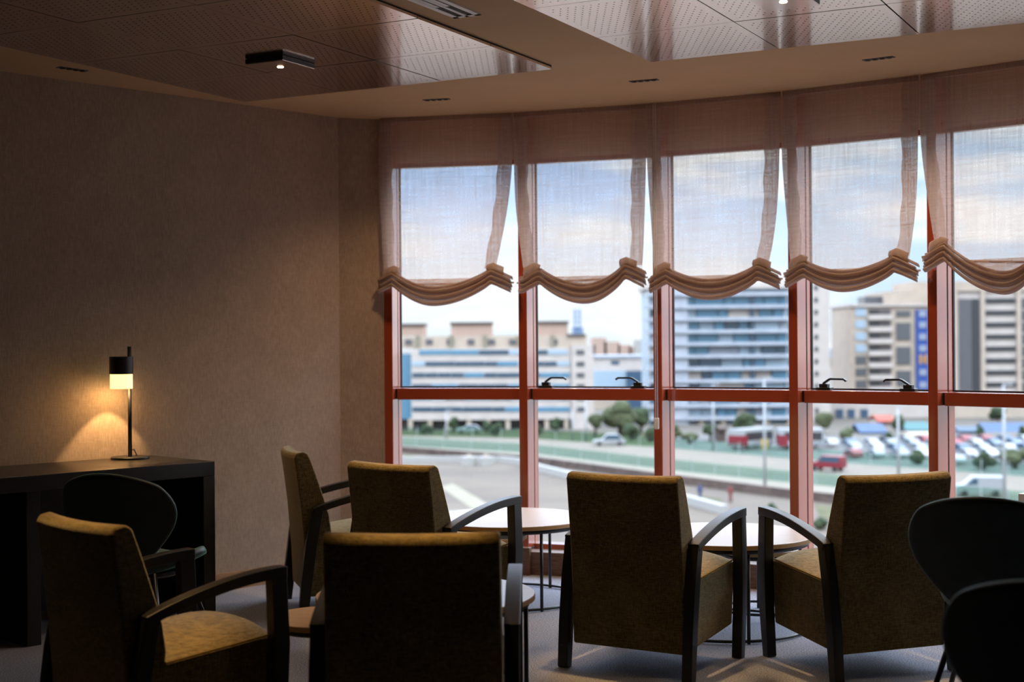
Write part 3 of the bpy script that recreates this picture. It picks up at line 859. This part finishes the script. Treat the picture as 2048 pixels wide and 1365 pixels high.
f = Facade('office_building', 257, 760, 'long pale low office block with blue ribbon windows, seen through the left windows')
f.box('wall', X['stonepale'], 822, 1142, 697, 840, 0, 15)
f.box('wall', X['bluewin2'], 760, 822, 709, 840, 1.5, 15)
f.box('far_wing', X['stonepale'], 590, 760, 700, None, 3, 16)
for y in (720, 745, 770, 795, 820): f.box('window_band', X['bluewin'], 596, 756, y-5, y+5, 2.8, 3.2)
f.box('end_tower', X['stonepale'], 1143, 1186, 690, None, -.6, 14)
f.box('top_floor', X['stone'], 760, 1175, 672, 697, 2.5, 14)
for a, b, t in ((770,846,651), (900,984,648), (1072,1138,646)):
    p_ = f.box('penthouse', X['stonepink'], a, b, t, 672, 4, 12)
    f.box('roof', X['roofdark'], a-2, b+2, t-4, t, 3.5, 12.5, p_)
f.box('roof', X['roofdark'], 1135, 1172, 668, 673, 2, 14)
for a in range(808, 1140, 42):
    f.box('window', X['greywin'], a, a+14, 679, 690, 2.3, 2.6)
for a in range(830, 1140, 68):
    f.box('pier', X['cream'], a, a+7, 671, 698, 1.9, 2.6)
rnd = random.Random(5)
for y in (705, 728, 750.5, 773, 796, 819):
    x = 824 if y > 706 else 838
    while x < 1136:
        w_ = rnd.choice((26, 40, 60)); e_ = min(1140, x+w_)
        f.box('window_band', X[rnd.choice(('bluewin','bluewin','bluewin2','palewin','bluewin'))], x, e_-1, y-4.5, y+4.5, -.15, .2)
        x = e_
    f.box('window', X['greywin'], 1152, 1168, y-4.5, y+4.5, -.75, -.4)
f.box('ground_floor', X['darkwin'], 770, 1142, 840, None, 3, 14)
for a in range(776, 1142, 39):
    f.box('column', X['stone'], a, a+9, 838, None, .2, 1)
f = Facade('white_building', 330, 1185, 'low white flat-roofed building behind the bushes, between office block and glass tower')
f.box('wall', X['stonepale'], 1185, 1290, 716, 742, 0, 14); f.box('roof', X['slab'], 1183, 1292, 711, 716, -.5, 14.5)
f.box('window', X['bluewin'], 1222, 1238, 722, 729, -.2, .2); f.box('lower_wall', X['palewin'], 1185, 1252, 742, 775, -2, 14)
f.box('side_wing', X['carblue'], 1250, 1290, 742, None, -3, 10); f.box('base_wall', X['stone'], 1185, 1252, 775, None, -1, 14)
f = Facade('hillside_houses', 900, 1170, 'hazy pink hillside houses on the skyline beside the glass tower')
for a, b, t in ((1165,1190,690),(1186,1213,676),(1208,1240,684),(1236,1262,690),(1258,1286,694)):
    f.box('house', X['stonepink'], a, b, t, None, 0, 30)
f.box('dome', X['white'], 1268, 1286, 680, None, -4, 6)
f = Facade('lattice_mast', 700, 1150, 'thin blue lattice mast standing above the office block roof', 'mast')
mb = MB()
for a in (1150, 1160): mb.box(f.X(a)-.5, f.X(a)+.5, -.5, .5, 0, f.Z(a, 618))
for y in range(625, 700, 10): mb.box(f.X(1150), f.X(1160), -.3, .3, f.Z(1155, y)-.4, f.Z(1155, y)+.4)
mb.build('lattice', X['mast'], f.e)
f.box('base', X['mast'], 1145, 1167, 655, None, 1, 4)

f = Facade('glass_tower', 268, 1290, 'tall blue glass tower with stacked balconies in the middle windows')
f.box('core', X['palewin'], 1300, 1580, 574, 850, 1.5, 18)
f.box('side_bay', X['slab'], 1345, 1375, 568, 850, -.6, 2)
f.box('parapet', X['stonepale'], 1292, 1582, 566, 577, .2, 18)
rnd = random.Random(9)
for k in range(11):
    y = 589 + k*24.7
    f.box('balcony', X['slab'], 1290, 1578, y-3, y+3.5, -1.2, 2)
    x = 1300
    while x < 1574:
        w_ = rnd.choice((20, 30, 44, 60)); e_ = min(1576, x+w_)
        mname = rnd.choice(('bluewin2','bluewin2','palewin','palewin','bluewin','slab','bluewin2','stonepale'))
        f.box('window', X[mname], x, e_-2, y+3.5, y+21.7, .3+rnd.random()*.5, 1.6)
        x = e_
f.box('stair_strip', X['bluewin'], 1500, 1509, 590, 850, -.2, 1.6)
for a in range(1352, 1576, 44): f.box('column', X['stone'], a, a+10, 838, None, -.5, .6)
f = Facade('beige_tower', 272, 1582, 'slim plain beige tower beside the glass tower with one column of small windows')
f.box('wall', X['stonepale'], 1584, 1660, 545, None, 0, 16)
for k in range(11): f.box('window', X['greywin'], 1629, 1636, 571+k*24.6, 580+k*24.6, -.2, .3)

f = Facade('apartment_block', 287, 1703, 'beige apartment block with open balconies and a tall blue sign, right of centre')
f.box('wall', X['stone'], 1703, 1868, 611, 800, .6, 18)
f.box('upper_wall', X['stone'], 1776, 1868, 582, 612, 2, 18); f.box('upper_wall', X['stone'], 1833, 1868, 562, 584, 4, 18)
f.box('roof_plant', X['greywin'], 1740, 1776, 592, 611, 4, 10); f.box('roof_ledge', X['stonepale'], 1700, 1870, 608, 613, 0, 18)
for k in range(8):
    y = 625 + k*24
    f.box('opening', X['palewin'] if k < 4 else X['greywin'], 1712, 1734, y-8, y+8, .4, .8)
    f.box('window_band', X['darkwin'], 1739, 1760, y-6, y+4, .4, .9)
    f.box('window_band', X['roofdark'], 1760, 1783, y-6, y+4, .4, .9)
    f.box('balcony', X['stonepale'], 1737, 1785, y+5, y+15, -.3, .7)
for y0, y1 in ((622,633),(646,680),(694,729),(742,772),(780,796)): f.box('glazing', X['greywin'], 1794, 1822, y0, y1, .3, .9)
sg = f.box('blue_sign', X['blue'], 1832, 1857, 620, 790, -.1, .7)
for k, y in enumerate((628, 650, 674, 697, 719, 745, 770)):
    mm = X['orange'] if k == 4 else X['lilac']
    if k == 4:
        f.box('sign_mark', mm, 1838, 1843, y-9, y+9, -.25, 0, sg); f.box('sign_mark', mm, 1848, 1853, y-9, y+9, -.25, 0, sg); f.box('sign_mark', mm, 1841, 1850, y-2, y+3, -.25, 0, sg)
    else: f.box('sign_mark', mm, 1838, 1852, y-6, y+6, -.25, 0, sg)
f.box('base_wall', X['stonepale'], 1640, 1868, 795, None, -1.5, 10)
for a in (1667, 1690, 1716): f.box('banner', X['carblue'], a, a+14, 818, 845, -1.9, -1.4)
f = Facade('office_tower', 285, 1906, 'broad beige office tower with rows of dark windows at the right edge')
f.box('wall', X['stonepale'], 1906, 2130, 566, 800, .5, 20)
for a in (1906, 1962, 2034): f.box('pier', X['stone'], a, a+8, 580, 800, -.2, 1)
f.box('parapet', X['stone'], 1904, 2130, 562, 582, -.1, 20)
f.box('glazing', X['greywin'], 1919, 1942, 598, 790, .2, .8); f.box('glazing', X['darkwin'], 1944, 1960, 598, 790, .25, .8)
for k in range(8):
    y = 602 + k*24
    f.box('window_band', X['darkwin'], 1972, 2032, y-5, y+4.5, .2, .8)
    f.box('window_band', X['greywin'], 2043, 2125, y-5, y+14, .2, .8)
f.box('base_wall', X['stone'], 1890, 2130, 800, None, -2, 14)
f = Facade('distant_block', 700, 1655, 'hazy distant blocks seen between the slim beige tower and the apartment block')
f.box('wall', X['mast'], 1650, 1720, 700, 715, 20, 40); f.box('wall', X['cream'], 1655, 1710, 715, None, 0, 20)
f.box('lower_wall', X['stonepink'], 1655, 1725, 735, None, -8, 0); f.box('white_wall', X['white'], 1662, 1680, 738, 756, -9, -8)

# sheds, walls and canopies round the car park
def shed(name, a, b, yt, ym, yb, Y, roof, wall, label):
    s = Facade(name, Y, a, label, 'shed')
    s.box('wall', wall, a+2, b-2, ym, None, 0, 6)
    z1 = s.Z((a+b)/2, yt); z0 = s.Z((a+b)/2, ym)
    x0, x1 = s.X(a), s.X(b)
    MB().profx([(-.8, z0-.3), (-.8, z0), (3, z1), (6.8, z0), (6.8, z0-.3), (3, z1-.3)], x0, x1).build('roof', roof, s.e)
shed('canopy_shed', 1716, 1772, 850, 864, 885, 238, X['tarp'], X['slate'], 'blue-roofed shed left of the lamp post behind the parked cars')
shed('canopy_shed', 1808, 1862, 846, 860, 885, 238, X['tarpgreen'], X['slate'], 'green-roofed shed beside the right-hand mullion')
shed('canopy_shed', 1968, 2110, 848, 866, 885, 240, X['tarp'], X['slate'], 'large blue-roofed shed at the right edge behind the car park')
shed('canopy_shed', 1915, 1960, 855, 862, 885, 236, X['carblue'], X['lilac'], 'small dull blue shed left of the large blue-roofed shed')
shed('store_hut', 1820, 1900, 868, 869, 890, 228, X['stone'], X['stone'], 'plain beige hut behind the parked cars')
shed('red_canopy', 1752, 1790, 832, 842, 870, 250, X['redroof'], X['stonepale'], 'small pale kiosk with a red sloping roof above the parked cars')
shed('brown_hut', 1434, 1452, 855, 857, 885, 222, X['lowwall'], X['lowwall'], 'small brown hut left of the red and white bus')

# ------------------------------------------------------------------ outside: vehicles
def car(name, p, rz, col, label, group=None, Lc=4.3, H=1.45, kind='car', detail=True):
    O = empty(name, (p.x, p.y, GZ+.03), rz); O.scale = (1,1,1) if detail else (.86,.86,.86); tag(O, label, 'van' if kind == 'van' else 'bus' if kind == 'bus' else 'car', group)
    h = Lc/2; w_ = .86 if kind != 'bus' else 1.25
    if kind == 'car':
        body = [(-h,.35),(-h,.80),(-h+.25,.92),(-h*.55,H),(h*.15,H),(h*.45,.95),(h-.15,.82),(h,.60),(h,.32)]
        win = [(-h+.55,.95),(-h*.52,H-.10),(h*.13,H-.10),(h*.38,.95)]
    elif kind == 'suv':
        body = [(-h,.45),(-h,1.1),(-h+.1,H),(h*.2,H),(h*.45,1.15),(h,1.05),(h,.42)]
        win = [(-h+.2,1.15),(-h+.25,H-.12),(h*.18,H-.12),(h*.36,1.15)]
    elif kind == 'van':
        body = [(-h,.40),(-h,H-.1),(-h+.1,H),(h*.30,H),(h*.62,1.25),(h-.1,1.0),(h,.75),(h,.35)]
        win = [(h*.10,1.2),(h*.10,H-.2),(h*.27,H-.2),(h*.52,1.2)]
    else:
        body = [(-h,.40),(-h,H),(h,H),(h,.38)]
        win = [(-h+.3,1.3),(-h+.3,H-.5),(h-.8,H-.5),(h-.8,1.3)]
    MB().profx(body, -w_, w_).build('body', col, O, bevel=.08)
    MB().profx(win, -w_-.015, w_+.015).build('windows', X['bluewin'] if kind != 'bus' else X['darkwin'], O)
    if detail:
        for yy in (-h*.62, h*.62):
            for s in (-1, 1):
                wh = MB().lathe([(.32,-.10),(.32,.10)], 18).build('wheel', X['tyre'], O)
                wh.rotation_euler = (0, PI/2, 0); wh.location = (s*(w_-.08), yy, .32)
        MB().box(-w_+.1, w_-.1, h-.02, h+.03, .62, .78).build('lamp', X['palewin'], O)
    if kind == 'bus':
        MB().box(-w_-.02, w_+.02, h-1.3, h+.02, .5, H-.9).build('red_front', X['carred'], O)
        MB().box(-w_-.02, w_+.02, -h+.1, h-2.2, .55, 1.0).build('skirt', X['cargrey'], O)
    return O
car('hatchback', gp(1218, 892), PI/2, X['carwhite'], 'small white car driving on the curved road, seen through the second window', Lc=4.9, H=1.75)
car('hatchback', gp(938, 867), PI/2, X['carwhite'], 'white car parked before the ground floor of the office block', Lc=4.3)
car('delivery_van', gp(1958, 993), PI/2-.15, X['carwhite'], 'white delivery van beyond the rightmost armchair', Lc=4.9, H=2.0, kind='van')
car('off_road_car', gp(1655, 943), R(50), X['carred'], 'dark red off-road car at the front of the car park', Lc=4.3, H=1.9, kind='suv')
car('bus', gp(1503, 898), PI/2+.75, X['carwhite'], 'white bus with a red front behind the lamp post in the middle window', Lc=7.6, H=3.0, kind='bus')
car('bus', gp(1600, 899), PI/2, X['carwhite'], 'second white bus, half hidden by the mullion', Lc=6.5, H=3.0, kind='bus')
cn = {'carwhite':'white','cargrey':'grey','carblue':'dark blue','carred':'red','carblack':'black'}
rnd = random.Random(21)
busy = [(gp(a, b), r_) for a, b, r_ in ((1834,929,3.4),(1965,940,4.2),(2030,938,4.6),(1690,886,4),(1655,943,4.5),(1778,890,2.5),(1961,882,2.5),(2045,880,2.5),(1797,955,1.5))]
for y, x0, x1 in ((887,1690,2110),(895,1650,2110),(905,1700,2110),(917,1705,2110),(930,1810,2060)):
    x = x0 + rnd.uniform(0, 12)
    while x < x1:
        c_ = rnd.choice(('carwhite','carwhite','carwhite','cargrey','cargrey','carblue','carred','carblack'))
        p = gp(x, y)
        if all((p - q).length > r_ for q, r_ in busy):
            car('parked_car', p, R(rnd.choice((8, -172, 10)) ), X[c_], '%s car parked in the crowded car park' % cn[c_], 'cars in the car park', detail=False)
        x += (2.75 + rnd.uniform(0, .5))*F/p.y
# ------------------------------------------------------------------ outside: trees, posts, people
def tree(px, py, wpx, hpx, leaf, label, trunk=.3, cat='tree', name='tree'):
    p = gp(px, py); k = p.y/F; w_ = wpx*k; h_ = hpx*k
    O = empty(name, (p.x, p.y, GZ)); tag(O, label, cat, 'trees and shrubs outside')
    if trunk: MB().tube([(0,0,0),(.1,0,h_*.35),(0,.05,h_*.7)], [w_*.08+.05, w_*.06+.04, .04], 8).build('trunk', X['bark'], O, smooth=True)
    rnd = random.Random(int(px*7+py)); mb = MB()
    for q in range(9):
        a = rnd.uniform(0, 2*PI); rr = rnd.uniform(.0, .30)*w_
        zz = h_*(trunk + (1-trunk)*rnd.uniform(.25, .80)) if trunk else h_*rnd.uniform(.25,.65)
        mb.ball((rr*math.cos(a), rr*math.sin(a), zz), min(w_*.30, h_*.34), 2, (1,1,.9), .10)
    mb.build('crown', leaf, O, smooth=False)
T_ = [(906,866,22,34,'leaf','dark tree before the office block, left of the first mullion'),
 (974,868,20,30,'leaf','second dark tree before the office block'),
 (1113,866,26,30,'leaf','dark round tree before the office block right of the second mullion'),
 (992,872,26,26,'leaf','bushy dark tree close to the second mullion'),
 (1240,872,70,62,'leafpale','loose pale tree group behind the white car'),
 (1190,874,34,44,'leafpale','pale bushy tree left of the white car'),
 (1282,868,40,52,'leaf','dark tree beside the foot of the glass tower'),
 (1420,884,26,36,'leaf','narrow dark tree before the glass tower'),
 (1490,872,44,46,'leaf','large dark tree before the glass tower'),
 (1348,880,30,30,'leafpale','pale tree at the left of the middle window'),
 (1645,868,44,40,'leafpale','pale tree at the foot of the slim beige tower'),
 (1796,870,28,42,'leaf','tree beside the kiosk with the red roof'),
 (1778,890,16,28,'leaf','slim conifer before the blue-roofed shed'),
 (1961,882,18,30,'leaf','slim conifer left of the large blue-roofed shed'),
 (2045,880,18,30,'leaf','slim conifer at the right edge'),
 (1995,842,40,26,'leaf','dark tree behind the large blue-roofed shed'),
 (1834,929,34,28,'leaf','dark shrub in the car park near the right mullion'),
 (1965,940,60,34,'leaf','large dark shrub at the front of the car park'),
 (2030,938,70,40,'leafpale','large pale shrub at the right edge'),
 (1690,886,40,30,'leafpale','yellowish shrub behind the dark red off-road car')]
T_ += [(a, b, w_, h_, c_, l_) for a, b, w_, h_, c_, l_ in (
 (1075,872,30,20,'leaf','low dark bush beside the second mullion'),
 (1300,884,44,30,'leaf','dark bush at the foot of the glass tower, behind the third mullion'),
 (1262,880,46,30,'leaf','dark bush just right of the white car'),
 (850,869,40,18,'leaf','low bush left of the dark trees before the office block'),
 (1380,888,50,22,'leafpale','low yellow-green bush left of the brown hut'),
 (1545,1024,40,16,'leaf','low dark bush on the plaza, low in the middle window'),
 (1640,1060,60,24,'leaf','dark bush lowest in the window right of centre'))]
for t in T_: tree(t[0], t[1], t[2], t[3], X[t[4]], t[5], .12 if t[3] < 35 else .28)
for (a, b, t, yb, lab) in [(1530,0,757,972,'tall pale lamp post in the middle window'),(1797,0,815,955,'pale lamp post before the apartment block'),
      (2009,0,770,1010,'tall pale lamp post at the right edge'),(1427,0,770,903,'pale lamp post left of the red and white bus'),
      (893,0,822,878,'short pale lamp post in the leftmost window'),(1145,0,820,880,'short pale lamp post left of the white car'),(1172,0,800,884,'pale lamp post close to the white car')]:
    p = gp(a, yb); h_ = (yb-t)*p.y/F
    O = empty('street_lamp', (p.x, p.y, GZ)); tag(O, lab, 'lamp post', 'pale street lamps outside')
    MB().tube([(0,0,0),(0,0,h_)], [.17,.11], 10).build('pole', X['pole'], O, smooth=True)
    MB().box(-.12, .9, -.12, .12, h_-.05, h_+.10).build('lamp_head', X['pole'], O)
O = empty('yellow_sign', gp(1528, 905)); tag(O, 'square yellow sign panel beside the tall lamp post', 'sign')
MB().box(-.5,.5,-.55,-.45,.4,1.9).build('panel', X['yellow'], O); MB().tube([(0,-.40,0),(0,-.40,1.6)], .06, 8).build('post', X['pole'], O)
for px, py, m, lab in ((1400,1003,'cloth1','person in dark blue standing on the plaza'),(1461,1006,'cloth2','person in red walking on the plaza')):
    p = gp(px, py); O = empty('person', (p.x, p.y, GZ+.03)); tag(O, lab, 'person')
    bm = MB(); ring = []
    bm.tube([(-.09,0,0),(-.085,0,.45),(-.06,0,.88),(0,0,.95),(0,0,1.15),(0,0,1.38),(0,0,1.46),(0,0,1.52),(0,0,1.62),(0,0,1.72)], [.06,.07,.09,.16,.15,.18,.07,.085,.10,.05], 10)
    bm.tube([(.12,.05,0),(.10,.02,.45),(.06,0,.90)], [.06,.07,.09], 8)
    bm.tube([(-.18,0,1.38),(-.25,.02,1.1),(-.24,.10,.84)], [.06,.05,.035], 8); bm.tube([(.18,0,1.38),(.25,-.02,1.1),(.24,.06,.84)], [.06,.05,.035], 8)
    bm.build('body', X[m], O, smooth=True)
    MB().ball((0,.02,1.63), .115, 2, (.9,1,1.15)).build('hair', X['bark'], O, smooth=True)
